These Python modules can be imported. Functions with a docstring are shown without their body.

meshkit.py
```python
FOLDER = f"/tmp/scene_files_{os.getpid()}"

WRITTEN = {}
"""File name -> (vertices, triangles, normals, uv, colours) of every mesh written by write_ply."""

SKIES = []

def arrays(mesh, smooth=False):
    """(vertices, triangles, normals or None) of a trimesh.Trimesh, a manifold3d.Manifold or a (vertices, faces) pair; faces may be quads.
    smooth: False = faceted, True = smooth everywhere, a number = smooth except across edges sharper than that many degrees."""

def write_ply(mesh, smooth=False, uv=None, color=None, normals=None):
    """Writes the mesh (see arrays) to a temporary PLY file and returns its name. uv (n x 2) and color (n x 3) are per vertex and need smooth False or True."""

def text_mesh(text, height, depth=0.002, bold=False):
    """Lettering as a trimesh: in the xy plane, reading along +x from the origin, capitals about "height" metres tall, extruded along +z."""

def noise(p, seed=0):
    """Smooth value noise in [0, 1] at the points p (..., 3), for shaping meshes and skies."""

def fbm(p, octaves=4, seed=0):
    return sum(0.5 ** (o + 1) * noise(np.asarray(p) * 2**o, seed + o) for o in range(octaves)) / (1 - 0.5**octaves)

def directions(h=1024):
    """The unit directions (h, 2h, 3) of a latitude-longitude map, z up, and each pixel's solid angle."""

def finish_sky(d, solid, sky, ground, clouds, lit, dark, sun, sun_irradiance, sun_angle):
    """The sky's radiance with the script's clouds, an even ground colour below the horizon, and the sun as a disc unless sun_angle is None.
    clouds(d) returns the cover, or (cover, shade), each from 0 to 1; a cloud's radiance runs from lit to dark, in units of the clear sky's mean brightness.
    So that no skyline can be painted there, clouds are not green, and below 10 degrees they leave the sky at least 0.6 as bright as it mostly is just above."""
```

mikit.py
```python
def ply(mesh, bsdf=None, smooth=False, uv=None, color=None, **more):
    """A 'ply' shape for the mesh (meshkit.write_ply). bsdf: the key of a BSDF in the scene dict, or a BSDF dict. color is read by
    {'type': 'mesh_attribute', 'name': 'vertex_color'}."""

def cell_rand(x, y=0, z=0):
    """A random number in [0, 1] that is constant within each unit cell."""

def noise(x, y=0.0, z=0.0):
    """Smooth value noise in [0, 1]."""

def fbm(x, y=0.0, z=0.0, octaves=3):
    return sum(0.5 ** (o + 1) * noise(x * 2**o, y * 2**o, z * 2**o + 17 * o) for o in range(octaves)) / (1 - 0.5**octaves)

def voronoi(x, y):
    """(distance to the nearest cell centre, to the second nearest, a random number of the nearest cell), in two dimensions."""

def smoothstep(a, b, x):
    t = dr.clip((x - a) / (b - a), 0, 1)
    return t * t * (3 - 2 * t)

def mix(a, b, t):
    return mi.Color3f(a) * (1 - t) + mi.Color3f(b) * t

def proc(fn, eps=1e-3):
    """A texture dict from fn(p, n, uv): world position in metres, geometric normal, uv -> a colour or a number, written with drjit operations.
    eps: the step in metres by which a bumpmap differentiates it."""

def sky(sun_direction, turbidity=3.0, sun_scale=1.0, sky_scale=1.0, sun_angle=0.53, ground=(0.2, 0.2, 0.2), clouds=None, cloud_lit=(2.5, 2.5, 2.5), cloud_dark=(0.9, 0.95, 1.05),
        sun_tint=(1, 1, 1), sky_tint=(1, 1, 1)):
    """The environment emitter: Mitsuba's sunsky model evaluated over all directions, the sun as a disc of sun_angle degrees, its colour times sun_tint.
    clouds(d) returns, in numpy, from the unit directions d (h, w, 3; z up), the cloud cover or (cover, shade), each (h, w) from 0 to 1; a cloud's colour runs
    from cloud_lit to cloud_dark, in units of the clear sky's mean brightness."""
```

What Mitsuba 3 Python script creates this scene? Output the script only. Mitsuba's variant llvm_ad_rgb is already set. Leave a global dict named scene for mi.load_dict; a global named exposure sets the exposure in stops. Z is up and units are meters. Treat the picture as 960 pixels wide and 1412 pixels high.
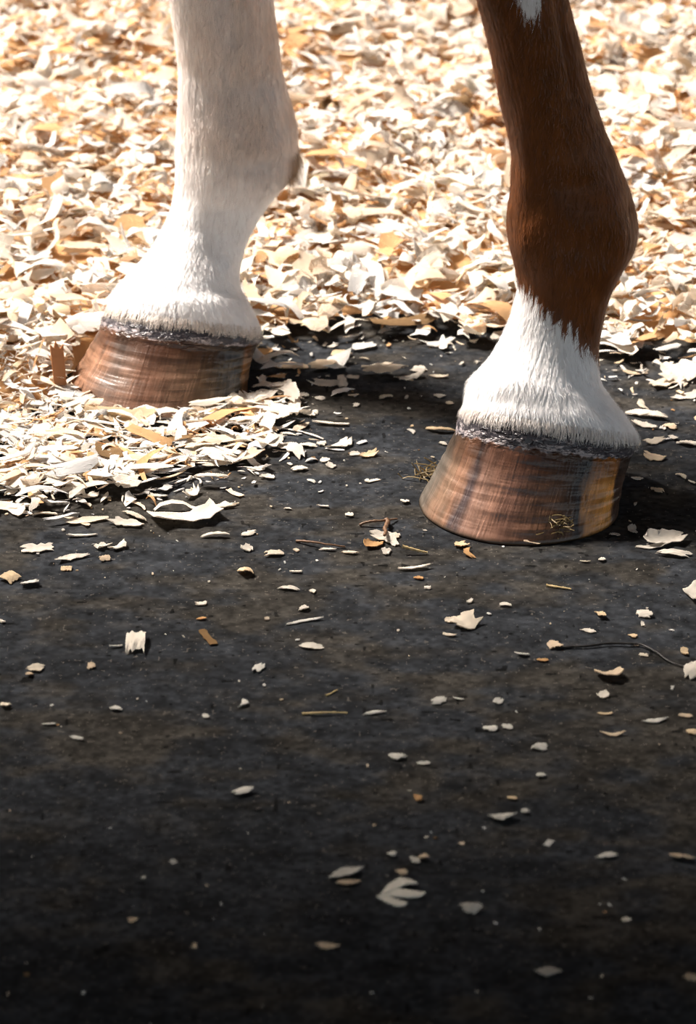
import math, random
import numpy as np, trimesh, manifold3d as m3
import drjit as dr, mitsuba as mi
import mikit, meshkit
from mikit import proc, noise, fbm, voronoi, smoothstep, mix
from scipy.interpolate import PchipInterpolator

# ------------------------------------------------------------------ camera, sky, exposure
exposure = 5.78
DIST, ELEV, MM = 2.2, math.radians(24.0), 0.00046          # distance to the mat point in the frame's centre, view angle, metres per pixel there
CAM = np.array([0.0, -DIST * math.cos(ELEV), DIST * math.sin(ELEV)])
FWD, RGT, UPV = -CAM / DIST, np.array([1.0, 0, 0]), np.array([0.0, math.sin(ELEV), math.cos(ELEV)])
FOC = DIST / MM
T = mi.ScalarTransform4f
scene, labels = {}, {}
scene['camera'] = {'type': 'thinlens', 'fov': math.degrees(2 * math.atan(480 / FOC)), 'fov_axis': 'x', 'aperture_radius': 0.0050, 'focus_distance': 2.17,
                   'near_clip': 0.05, 'far_clip': 100.0,
                   'to_world': T().look_at(origin=CAM.tolist(), target=[0, 0, 0], up=[0, 0, 1])}
SUN = (-0.52, 0.33, 0.78)                                    # hazy sun, behind and to the left
scene['sky'] = mikit.sky(SUN, turbidity=5.0, sun_scale=0.16, sky_scale=0.12, sun_angle=14.0, ground=(0.25, 0.22, 0.18), sun_tint=(0.90, 1.0, 1.19), sky_tint=(1.22, 1.0, 0.76))
UNSEEN_ROOF_EDGE, UNSEEN_ROOF_Z = 0.66, 2.05  # edge and height of the out-of-view roof, set for the foreground shade


def on_plane(px, py, y=None, z=0.0):
    v = FWD + (px - 480) / FOC * RGT - (py - 706) / FOC * UPV
    return CAM + v * ((y - CAM[1]) / v[1] if y is not None else (z - CAM[2]) / v[2])


def tag(key, label=None, category=None, group=None, kind=None):
    labels[key] = {k: v for k, v in dict(label=label, category=category, group=group, kind=kind).items() if v}


def numbered(name):
    if name not in scene:
        return name
    k = 1
    while f'{name}_{k:03d}' in scene:
        k += 1
    return f'{name}_{k:03d}'


rng = np.random.default_rng(11)

# ------------------------------------------------------------------ materials


def mat_color(p, n, uv):
    x, y = p.x, p.y
    big = 0.45 * fbm(x * 7.0 + 3, y * 16.0, 1.0, 3) + 0.55 * fbm(x * 34.0, y * 60.0, 6.0, 4)
    dust = smoothstep(0.40, 0.62, big)
    c = mix((0.0200, 0.0222, 0.0262), (0.0360, 0.0318, 0.0262), dust * 0.8)
    fine = fbm(x * 260.0, y * 300.0, 2.0, 3)
    c = c * (0.25 + 1.5 * fine)
    med = fbm(x * 55.0, y * 80.0, 5.0, 3)
    c = c * (0.35 + 1.3 * med)
    streak = noise(x * 9.0, y * 75.0, 3.0)
    c = c * (0.86 + 0.28 * streak)
    sp = noise(x * 620.0, y * 620.0, 9.0)
    c = mix(c, (0.13, 0.115, 0.10), smoothstep(0.86, 0.96, sp) * 0.55)
    pit = noise(x * 210.0 + 31, y * 210.0, 4.0)
    return c * (1 - 0.75 * smoothstep(0.90, 0.95, pit))


def mat_height(p, n, uv):
    return 0.0035 * fbm(p.x * 14.0, p.y * 14.0, 7.0, 3) + 0.0010 * fbm(p.x * 170.0, p.y * 170.0, 8.0, 3)


scene['rubber'] = {'type': 'twosided', 'bsdf': {'type': 'bumpmap', 'arbitrary': {'type': 'principled', 'base_color': proc(mat_color), 'roughness': 0.9, 'specular': 0.08},
                                                'bump_texture': proc(mat_height, eps=4e-4), 'scale': 1.0}}


def grain(p, n, uv):
    return 0.00022 * noise(uv.x * 14.0, uv.y * 26.0, 0.0) + 0.0001 * noise(uv.x * 30.0, uv.y * 60.0, 3.0)


VC = {'type': 'mesh_attribute', 'name': 'vertex_color'}
THIN = {'type': 'principledthin', 'base_color': VC, 'roughness': 0.8, 'spec_trans': 0.0, 'diff_trans': 0.7, 'eta': 1.3}
scene['wood'] = THIN
scene['wood_grain'] = {'type': 'bumpmap', 'arbitrary': dict(THIN), 'bump_texture': proc(grain, eps=3e-4), 'scale': 1.0}


def coat_bump(p, n, uv):
    return 0.0004 * noise(uv.x * 900.0, uv.y * 60.0, 0.0) + 0.0003 * noise(uv.x * 400.0 + uv.y * 14, uv.y * 26.0, 3.0)


scene['coat'] = {'type': 'twosided', 'bsdf': {'type': 'bumpmap', 'arbitrary': {'type': 'principled', 'base_color': VC, 'roughness': 0.50, 'specular': 0.25, 'sheen': 0.25, 'sheen_tint': 0.8},
                                              'bump_texture': proc(coat_bump, eps=5e-4), 'scale': 1.0}}
scene['hair'] = {'type': 'twosided', 'bsdf': {'type': 'principled', 'base_color': VC, 'roughness': 0.45, 'specular': 0.4}}


def stripes(a, stops):
    """A colour along the angle a (radians) from (angle, colour) stops."""
    c = mi.Color3f(stops[0][1])
    for (a0, _), (a1, col) in zip(stops, stops[1:]):
        c = mix(c, col, smoothstep(a0, a1, a))
    return c


def hoof_color(stops, band, ringk, seed):
    def fn(p, n, uv):
        a, s = uv.x, uv.y                                    # azimuth, 0 at the hairline .. 1 at the ground
        wob = (fbm(a * 6.0, s * 2.0, seed, 3) - 0.5) * 0.30
        c = stripes(a + wob, stops)
        fine = fbm(a * 70.0 + seed, s * 2.5, 1.0, 3)
        c = c * (0.72 + 0.56 * fine)
        ring = fbm(a * 1.5 + 5, s * 26.0 + seed, 2.0, 3)
        c = c * (1 - ringk + 2 * ringk * ring)
        blot = fbm(a * 9.0, s * 9.0, seed + 4, 4)
        c = c * (0.60 + 0.8 * blot)
        # light scratches along the wall
        sc = noise(a * 95.0 + s * 14.0, s * 3.0, seed + 8)
        c = mix(c, c * 1.9 + mi.Color3f(0.03, 0.025, 0.02), smoothstep(0.80, 0.95, sc) * 0.6 * smoothstep(0.35, 0.55, s))
        # dark moist growth below the band, then the flaky band under the hair
        edge = s + (fbm(a * 12.0, s * 3.0, seed + 2, 4) - 0.5) * 0.10
        under = smoothstep(band - 0.02, band + 0.02, edge) * (1 - smoothstep(band + 0.10, band + 0.32, edge))
        c = mix(c, c * mi.Color3f(0.36, 0.29, 0.25), under * 0.95)
        flake = fbm(a * 11.0, s * 42.0, seed + 6, 4) * 0.75 + 0.25 * noise(a * 60.0, s * 150.0, seed)
        bandc = mix((0.050, 0.045, 0.055), (0.42, 0.37, 0.38), smoothstep(0.46, 0.74, flake + 0.18 * smoothstep(0.5 * band, band, edge) - 0.06 - 0.10 * smoothstep(0.1, 0.8, a)))
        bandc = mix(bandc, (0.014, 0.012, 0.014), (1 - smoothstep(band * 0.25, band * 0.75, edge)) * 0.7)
        c = mix(bandc, c, smoothstep(band - 0.012, band + 0.012, edge))
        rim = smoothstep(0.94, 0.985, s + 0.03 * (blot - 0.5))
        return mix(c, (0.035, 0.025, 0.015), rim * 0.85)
    return fn


def hoof_height(p, n, uv):
    return 0.0007 * fbm(uv.x * 1.2, uv.y * 22.0, 2.0, 3) + 0.0003 * fbm(uv.x * 50.0, uv.y * 5.0, 6.0, 3) + 0.0008 * smoothstep(0.45, 0.7, fbm(uv.x * 16.0, uv.y * 40.0, 3.0, 3)) * (1 - smoothstep(0.2, 0.32, uv.y))


STOPS_B = [(-1.5, (0.10, 0.085, 0.07)), (-1.15, (0.22, 0.135, 0.09)), (-0.95, (0.26, 0.14, 0.09)), (-0.80, (0.085, 0.06, 0.06)), (-0.62, (0.30, 0.17, 0.125)), (-0.38, (0.28, 0.145, 0.10)),
           (-0.20, (0.17, 0.085, 0.06)), (0.10, (0.14, 0.07, 0.042)), (0.36, (0.085, 0.045, 0.028)), (0.50, (0.03, 0.02, 0.018)), (0.62, (0.48, 0.20, 0.05)), (0.86, (0.58, 0.25, 0.06)),
           (1.02, (0.06, 0.03, 0.02)), (1.6, (0.04, 0.028, 0.02))]
STOPS_A = [(-1.5, (0.17, 0.09, 0.055)), (-1.0, (0.25, 0.13, 0.08)), (-0.75, (0.17, 0.11, 0.085)), (-0.45, (0.24, 0.14, 0.10)), (-0.2, (0.17, 0.085, 0.055)), (0.15, (0.15, 0.085, 0.055)),
           (0.45, (0.12, 0.075, 0.045)), (0.75, (0.07, 0.05, 0.03)), (0.98, (0.05, 0.035, 0.022)), (1.12, (0.22, 0.10, 0.035)), (1.35, (0.05, 0.03, 0.02))]
for nm, st, bd, rk, sd in (('horn_striped', STOPS_B, 0.235, 0.22, 3.0), ('horn_ringed', STOPS_A, 0.20, 0.42, 21.0)):
    scene[nm] = {'type': 'twosided', 'bsdf': {'type': 'bumpmap', 'arbitrary': {'type': 'principled', 'base_color': proc(hoof_color(st, bd, rk, sd)), 'roughness': 0.34, 'specular': 0.5},
                                              'bump_texture': proc(hoof_height, eps=4e-4), 'scale': 1.0}}


def plank_color(p, n, uv):
    k = mikit.cell_rand(dr.floor(p.x * 5.0) + dr.floor(p.y * 5.0) * 7)
    return mi.Color3f(0.20, 0.14, 0.09) * (0.6 + 0.5 * k) * (0.7 + 0.6 * fbm(p.x * 40, p.y * 40, p.z * 3.0, 3))


scene['plank'] = {'type': 'twosided', 'bsdf': {'type': 'diffuse', 'reflectance': proc(plank_color)}}
scene['unseen_roofing'] = {'type': 'twosided', 'bsdf': {'type': 'diffuse', 'reflectance': {'type': 'rgb', 'value': [0.10, 0.085, 0.07]}}}


def box(x0, x1, y0, y1, z0, z1):
    m = trimesh.creation.box([x1 - x0, y1 - y0, z1 - z0])
    m.apply_translation([(x0 + x1) / 2, (y0 + y1) / 2, (z0 + z1) / 2])
    return m


# ------------------------------------------------------------------ the mat floor, and an unseen roof and walls that shape the light
scene['floor'] = mikit.ply(box(-5, 5, -5, 6, -0.05, 0.0), 'rubber')
tag('floor', 'dark worn rubber mat floor dusted with dirt and wood crumbs', kind='structure')
scene['unseen_roof'] = mikit.ply(box(-5, 5, -5.2, UNSEEN_ROOF_EDGE, UNSEEN_ROOF_Z, UNSEEN_ROOF_Z + 0.12), 'unseen_roofing')  # out of view, placed so its edge darkens the near mat
tag('unseen_roof', 'unseen dark roof, placed to shade the front of the mat', kind='structure')
scene['unseen_wall_back'] = mikit.ply(box(-5, 5, 2.6, 2.72, 0, 2.9), 'plank')  # out of view, height chosen to hold back low sky light
tag('unseen_wall_back', 'unseen plank wall beyond the bedding, placed to cut sky light', kind='structure')
for side, x in (('left', -5.0),):
    scene['unseen_wall_' + side] = mikit.ply(box(x - 0.1, x + 0.1, -5, 2.6, 0, UNSEEN_ROOF_Z), 'plank')  # out of view, keeps side sky light off the foreground
    tag('unseen_wall_' + side, f'unseen dark plank side wall cutting sky light on the {side}', kind='structure')

# ------------------------------------------------------------------ the horse
HEAD = np.array([-0.75, -0.66, 0.0])
TH = np.linspace(0, 2 * np.pi, 181)[:-1] + np.pi / 2          # azimuth; the first column faces away from the camera
CT, ST = np.cos(TH), np.sin(TH)


def ring_from(left, right, front, y, ry):
    """The hairline: an ellipse in plan, tilted, through its left, right and front points."""
    a, b = on_plane(*left, y=y), on_plane(*right, y=y)
    c, rx, gx = (a + b) / 2, (b[0] - a[0]) / 2, (b[2] - a[2]) / (b[0] - a[0])
    f = on_plane(*front, y=y - ry)
    gy = (f[2] - (c[2] + gx * (f[0] - c[0]))) / -ry
    d = np.stack([rx * CT, ry * ST], 1)
    return np.column_stack([c[0] + d[:, 0], c[1] + d[:, 1], c[2] + gx * d[:, 0] + gy * d[:, 1]]), c, rx


def section(row, xl, xr, y, ratio):
    a, b = on_plane(xl, row, y=y), on_plane(xr, row, y=y)
    hw = (b[0] - a[0]) / 2
    return (a[0] + b[0]) / 2, y, a[2], hw, hw * ratio


def make_leg(ring, rows, upper):
    secs = [section(*r) for r in rows]
    rel = ring - ring.mean(0)
    gy = np.linalg.lstsq(rel[:, :2], rel[:, 2], rcond=None)[0][1]
    tilt = gy * np.array([0.9, 0.78, 0.64, 0.5, 0.38, 0.26, 0.14, 0.06] + [0.0] * 40)
    z, hw = secs[-1][2], secs[-1][3]
    cx, cy = secs[-1][0], secs[-1][1]
    for zz, k, dx, dy in upper:
        secs.append((cx + dx, cy + dy, zz, k, k * 1.15))
    rings = [ring * [1, 1, 1] + [0, 0, -0.004], ring] + [np.column_stack([c[0] + c[3] * CT, c[1] + c[4] * ST, c[2] + tilt[i] * c[4] * ST]) for i, c in enumerate(secs)]
    rings[0][:, :2] = ring[:, :2].mean(0) + (ring[:, :2] - ring[:, :2].mean(0)) * 0.975
    R = np.array(rings)
    mid = R.mean(1)
    t = np.concatenate([[0], np.cumsum(np.linalg.norm(np.diff(mid, axis=0), axis=1) + 1e-4)])
    vis = t[len(rows) + 1]
    ts = np.concatenate([np.arange(0, vis, 0.0014), np.linspace(vis, t[-1], 60)])
    G = PchipInterpolator(t, R, axis=0)(ts)
    C = PchipInterpolator(t, mid, axis=0)(ts)
    return G, C, ts


def grid_mesh(G, caps=True):
    n, m = G.shape[:2]
    i, j = np.meshgrid(np.arange(n - 1), np.arange(m), indexing='ij')
    q = np.stack([i * m + j, i * m + (j + 1) % m, (i + 1) * m + (j + 1) % m, (i + 1) * m + j], -1).reshape(-1, 4)
    f = np.vstack([q[:, [0, 1, 2]], q[:, [0, 2, 3]]])
    v = G.reshape(-1, 3)
    if caps:
        v = np.vstack([v, G[0].mean(0), G[-1].mean(0)])
        k = np.arange(m)
        f = np.vstack([f, np.stack([(k + 1) % m, k, np.full(m, n * m)], 1), np.stack([(n - 1) * m + k, (n - 1) * m + (k + 1) % m, np.full(m, n * m + 1)], 1)])
    return v, f


def surface_point(G, px, py):
    """The point of the leg's surface that is nearest to the line of sight through a pixel, on the near side."""
    P = G.reshape(-1, 3)
    q = P - CAM
    d = q @ FWD
    e = np.hypot(480 + FOC * (q @ RGT) / d - px, 706 - FOC * (q @ UPV) / d - py)
    near = np.argsort(e)[:40]
    return P[near[np.argmin(d[near])]]


def sculpt(G, bumps):
    n = np.cross(np.roll(G, -1, 1) - np.roll(G, 1, 1), np.gradient(G, axis=0))
    n /= np.linalg.norm(n, axis=2, keepdims=True) + 1e-12
    out = G.copy()
    for (px0, py0, px1, py1, r, h) in bumps:
        a, b = surface_point(G, px0, py0), surface_point(G, px1, py1)
        ab = b - a
        s = np.clip(((G - a) @ ab) / max(ab @ ab, 1e-9), 0, 1)[..., None]
        d = np.linalg.norm(G - (a + s * ab), axis=2)
        out += n * (h * np.exp(-(d / r) ** 2))[..., None]
    out += n * (0.0016 * (meshkit.fbm(G * [55, 55, 40], 2, 4) - 0.5))[..., None]
    return out


# the pale leg (further back, standing in the shavings) and the chestnut leg (on the mat)
ringA, cA, rA = ring_from((149, 427), (361, 461), (262, 449), 0.236, 0.046)
ringB, cB, rB = ring_from((639, 565), (881, 607), (760, 590), 0.030, 0.049)
rowsA = [(412, 149, 340, 0.241, 0.92), (396, 161, 332, 0.245, 0.95), (378, 178, 331, 0.249, 0.97), (355, 199, 335, 0.254, 0.98), (330, 216, 343, 0.259, 0.96), (300, 232, 359, 0.264, 0.95), (272, 239, 378, 0.267, 0.95),
         (245, 242, 400, 0.269, 0.95), (218, 242, 411, 0.270, 0.95), (187, 243, 411, 0.269, 0.92), (156, 245, 405, 0.268, 0.90), (125, 246, 397, 0.266, 0.87), (94, 246, 389, 0.265, 0.85), (47, 240, 383, 0.262, 0.85), (0, 233, 377, 0.259, 0.85),
         (-60, 227, 370, 0.255, 0.85)]
rowsB = [(545, 642, 842, 0.033, 0.92), (525, 648, 830, 0.035, 0.94), (505, 666, 826, 0.037, 0.96), (484, 682, 825, 0.039, 0.98), (455, 696, 829, 0.042, 0.98), (420, 708, 838, 0.044, 0.97), (395, 713, 846, 0.045, 0.97), (370, 711, 860, 0.046, 0.96),
         (341, 703, 876, 0.046, 0.94), (318, 699, 880, 0.046, 0.93), (295, 699, 878, 0.046, 0.92), (266, 703, 870, 0.045, 0.91), (225, 705, 854, 0.042, 0.90), (181, 699, 836, 0.038, 0.88), (125, 686, 817, 0.033, 0.87), (53, 671, 798, 0.027, 0.87),
         (0, 657, 784, 0.022, 0.87), (-60, 642, 768, 0.016, 0.87)]
GA, CA, tA = make_leg(ringA, rowsA, [(0.40, 0.036, 0, -0.002), (0.45, 0.046, 0, -0.004), (0.50, 0.047, 0, -0.006), (0.56, 0.043, 0.0, 0.0), (0.72, 0.060, 0.02, 0.02), (0.95, 0.09, 0.06, 0.02), (1.05, 0.06, 0.07, 0.03)])
GB, CB, tB = make_leg(ringB, rowsB, [(0.46, 0.036, -0.006, -0.004), (0.51, 0.046, -0.010, -0.006), (0.56, 0.047, -0.012, -0.008), (0.62, 0.043, -0.012, -0.004), (0.76, 0.060, -0.01, 0.03), (0.95, 0.09, -0.02, 0.08), (1.05, 0.06, -0.02, 0.09)])
GA = sculpt(GA, [(322, 0, 330, 62, 0.0035, -0.0022), (345, 0, 352, 90, 0.006, 0.0014), (292, 10, 300, 110, 0.008, 0.0016), (306, 172, 298, 182, 0.011, 0.0018), (324, 190, 318, 198, 0.007, 0.0012), (338, 168, 345, 180, 0.012, -0.0012),
                 (375, 150, 385, 200, 0.009, 0.0022), (268, 215, 330, 228, 0.012, -0.0010), (290, 275, 262, 300, 0.010, 0.0016), (318, 300, 320, 345, 0.012, -0.0014), (265, 330, 250, 380, 0.012, 0.0020), (300, 375, 318, 372, 0.007, 0.0014),
                 (352, 235, 372, 225, 0.006, -0.0016)])
GB = sculpt(GB, [(770, 0, 794, 130, 0.0035, -0.0011), (786, 0, 815, 140, 0.006, 0.0006), (742, 20, 750, 170, 0.009, 0.0012), (722, 180, 716, 280, 0.008, 0.0014), (795, 235, 812, 232, 0.008, 0.0016), (798, 268, 812, 266, 0.010, -0.0015),
                 (795, 300, 820, 300, 0.013, 0.0030), (850, 290, 858, 320, 0.010, 0.0024), (790, 352, 840, 345, 0.012, -0.0022), (775, 410, 790, 408, 0.009, 0.0020), (720, 330, 716, 350, 0.008, 0.0010), (800, 450, 812, 470, 0.008, -0.0014), (700, 520, 790, 560, 0.014, 0.0016)])


def manifold(v, f):
    return m3.Manifold(m3.Mesh(np.ascontiguousarray(v, np.float32), np.ascontiguousarray(f, np.uint32)))


def ball(c, r):
    return m3.Manifold.sphere(r, 32).translate([float(x) for x in c])


mid = (GA[-1].mean(0) + GB[-1].mean(0)) / 2 * [1, 1, 0]
back = -HEAD / np.linalg.norm(HEAD)
side = np.array([-back[1], back[0], 0])
Z = np.array([0, 0, 1.0])
trunk = m3.Manifold.batch_boolean([m3.Manifold.batch_hull([ball(mid - back * 0.02 + side * 0.10 + Z * 1.05, 0.14), ball(mid - back * 0.02 - side * 0.10 + Z * 1.05, 0.14), ball(mid + back * 0.25 + Z * 1.15, 0.27)]),
                                   m3.Manifold.batch_hull([ball(mid + back * 0.25 + Z * 1.15, 0.27), ball(mid + back * 0.7 + Z * 1.12, 0.30)]),
                                   m3.Manifold.batch_hull([ball(mid + back * 0.7 + Z * 1.12, 0.30), ball(mid + back * 1.2 + Z * 1.2, 0.27)])], m3.OpType.Add)
body = manifold(*grid_mesh(GA)) + manifold(*grid_mesh(GB)) + trunk
bm = body.to_mesh()
bv, bf = np.array(bm.vert_properties[:, :3], float), np.array(bm.tri_verts)
if len(bf) < 1000:
    raise ValueError('body union failed')


def leg_coords(v):
    """Which leg, and the azimuth and length along it."""
    zA, zB = CA[:, 2], CB[:, 2]
    ca = np.column_stack([np.interp(v[:, 2], zA, CA[:, 0]), np.interp(v[:, 2], zA, CA[:, 1])])
    cb = np.column_stack([np.interp(v[:, 2], zB, CB[:, 0]), np.interp(v[:, 2], zB, CB[:, 1])])
    da, db = np.linalg.norm(v[:, :2] - ca, axis=1), np.linalg.norm(v[:, :2] - cb, axis=1)
    isA = da < db
    d = v[:, :2] - np.where(isA[:, None], ca, cb)
    return isA, np.arctan2(d[:, 0], -d[:, 1]), v[:, 2]            # azimuth 0 towards the camera, + to the right


spotB = surface_point(GB, 735, -4)


def coat_color(v, jit=0.0):
    isA, az, z = leg_coords(v)
    n1, n2 = meshkit.fbm(v * [40, 40, 30], 3, 1)[:, None], meshkit.fbm(v * [420, 420, 60], 2, 2)[:, None]
    n3 = meshkit.noise(v * [900, 900, 60], 5)[:, None] - 0.5
    white = np.array([0.87, 0.85, 0.85])
    taupe = np.array([0.72, 0.575, 0.485])
    chest = np.array([0.145, 0.044, 0.010]) * (0.72 + 0.55 * n1) * (0.72 + 0.56 * n2)
    colW = white * (0.90 + 0.20 * n2) * (0.93 + 0.14 * n1)
    # the pale leg is cream white, turning taupe above the pastern, more so on its right
    t = np.clip((z - 0.115) / 0.05, 0, 1)[:, None] * np.clip(0.35 + 1.1 * n1, 0, 1) * np.clip(0.75 + 0.5 * az / 1.2, 0.35, 1)[:, None]
    colA = colW * (1 - t) + taupe * (0.80 + 0.34 * n2) * t
    # the sock of the chestnut leg: white below a line that drops from the toe side to the heel side
    line = np.interp(az, [-3.2, -1.5, -1.2, -0.8, -0.35, 0.1, 0.55, 1.0, 1.4, 1.9, 3.2], LINE) + 0.016 * n3[:, 0] + 0.010 * (n1[:, 0] - 0.5) + jit
    w = np.clip((line - z) / 0.003 + 0.5, 0, 1)[:, None]
    d = v - spotB
    sp = 1.0 - np.hypot(d[:, 0] / 0.0074, np.maximum(0, -d[:, 2]) / 0.016) + 1.1 * n3[:, 0] - 0.0
    w = np.maximum(w, (np.clip(sp / 0.25 + 0.5, 0, 1) * (np.abs(d[:, 0]) < 0.03) * (d[:, 1] < 0.02) * (d[:, 2] < 0.05))[:, None] * 0.95)
    colB = chest * (1 - w) + colW * w
    return np.clip(np.where(isA[:, None], colA, colB), 0.005, 0.9)


def z_at(px, py):
    return surface_point(GB, px, py)[2]


LINE = [z_at(800, 515), z_at(712, 390), z_at(714, 392), z_at(724, 408), z_at(742, 436), z_at(762, 458), z_at(788, 480), z_at(808, 495), z_at(822, 512), z_at(826, 520), z_at(800, 515)]
isA, az, zz = leg_coords(bv)
uv = np.column_stack([np.where(isA, az * 0.033, az * 0.033 + 3.0), zz])
scene['horse__body'] = mikit.ply((bv, bf), 'coat', smooth=True, uv=uv, color=coat_color(bv))
tag('horse', 'pinto horse with one cream white leg and one chestnut leg with white pastern', 'horse')
tag('horse__body', 'short smooth coat, one leg cream white, one chestnut with white pastern')


# hooves ------------------------------------------------------------------------------------------------------------------
def hoof(ring, c, base_c, r_front, seed):
    psi_c = (CT * HEAD[0] + ST * HEAD[1]) / np.linalg.norm(HEAD)
    r = r_front - 0.010 * np.maximum(0, -psi_c) ** 2
    base = np.column_stack([base_c[0] + r * CT, base_c[1] + r * ST, np.zeros(len(TH))])
    top = ring.copy()
    top[:, :2] = c[:2] + (ring[:, :2] - c[:2]) * 0.972
    top[:, 2] += 0.002
    out = np.column_stack([CT, ST, 0 * CT])
    rows, ss = [], np.concatenate([np.linspace(0, 0.97, 90), [0.985, 1.0]])
    for s in ss:
        e = 0.0016 * math.exp(-((s - 0.14) / 0.08) ** 2) - 0.0012 * math.sin(math.pi * s) + 0.00022 * math.sin(s * 40 + seed + 3 * math.sin(s * 9 + seed)) * (0.3 + 0.7 * s) - (0.0016 if s > 0.99 else 0)
        bulb = 0.004 * np.maximum(0, -psi_c) ** 2 * math.exp(-((s - 0.1) / 0.25) ** 2)
        wob = 0.0014 * (meshkit.fbm(np.column_stack([CT * 3, ST * 3, np.full(len(TH), s * 8 + seed)]), 2, 3) - 0.5)
        rows.append(top * (1 - s) + base * s + out * (e + bulb + wob)[:, None])
    for k in (0.9, 0.55):
        rows.append(np.column_stack([base_c[0] + (base[:, 0] - base_c[0]) * k, base_c[1] + (base[:, 1] - base_c[1]) * k, np.full(len(TH), 0.0005)]))
    G = np.array(rows)
    uv = np.zeros(G.shape[:2] + (2,))
    uv[..., 0] = np.arctan2(CT, -ST)[None, :]
    uv[..., 1] = np.concatenate([ss, [1, 1]])[:, None]
    cut = 20                                                 # the coronet band above this row is a mesh of its own
    v, f = grid_mesh(G[cut:])
    bv_, bf_ = grid_mesh(G[:cut + 1], caps=False)
    return v, f, np.vstack([uv[cut:].reshape(-1, 2), [[0, 0.3]], [[0, 1]]]), G, (bv_, bf_), uv[:cut + 1].reshape(-1, 2)


baseA, baseB = np.array([-0.1300, 0.214]), np.array([0.1105, 0.0125])
hA, hB = hoof(ringA, cA, baseA, 0.0655, 2.0), hoof(ringB, cB, baseB, 0.0655, 7.0)
scene['horse__hoof'] = mikit.ply(hA[:2], 'horn_ringed', smooth=True, uv=hA[2])
tag('horse__hoof', 'brown ringed hoof half buried in shavings')
scene['horse__hoof__coronet_band'] = mikit.ply(hA[4], 'horn_ringed', smooth=True, uv=hA[5])
tag('horse__hoof__coronet_band', 'bluish dark flaky band under the hair')
scene['horse__hoof_001__coronet_band'] = mikit.ply(hB[4], 'horn_striped', smooth=True, uv=hB[5])
tag('horse__hoof_001__coronet_band', 'purplish grey flaky band under the hair')
scene['horse__hoof_001'] = mikit.ply(hB[:2], 'horn_striped', smooth=True, uv=hB[2])
tag('horse__hoof_001', 'glossy hoof striped pinkish brown and amber, standing on the bare mat')


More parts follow.
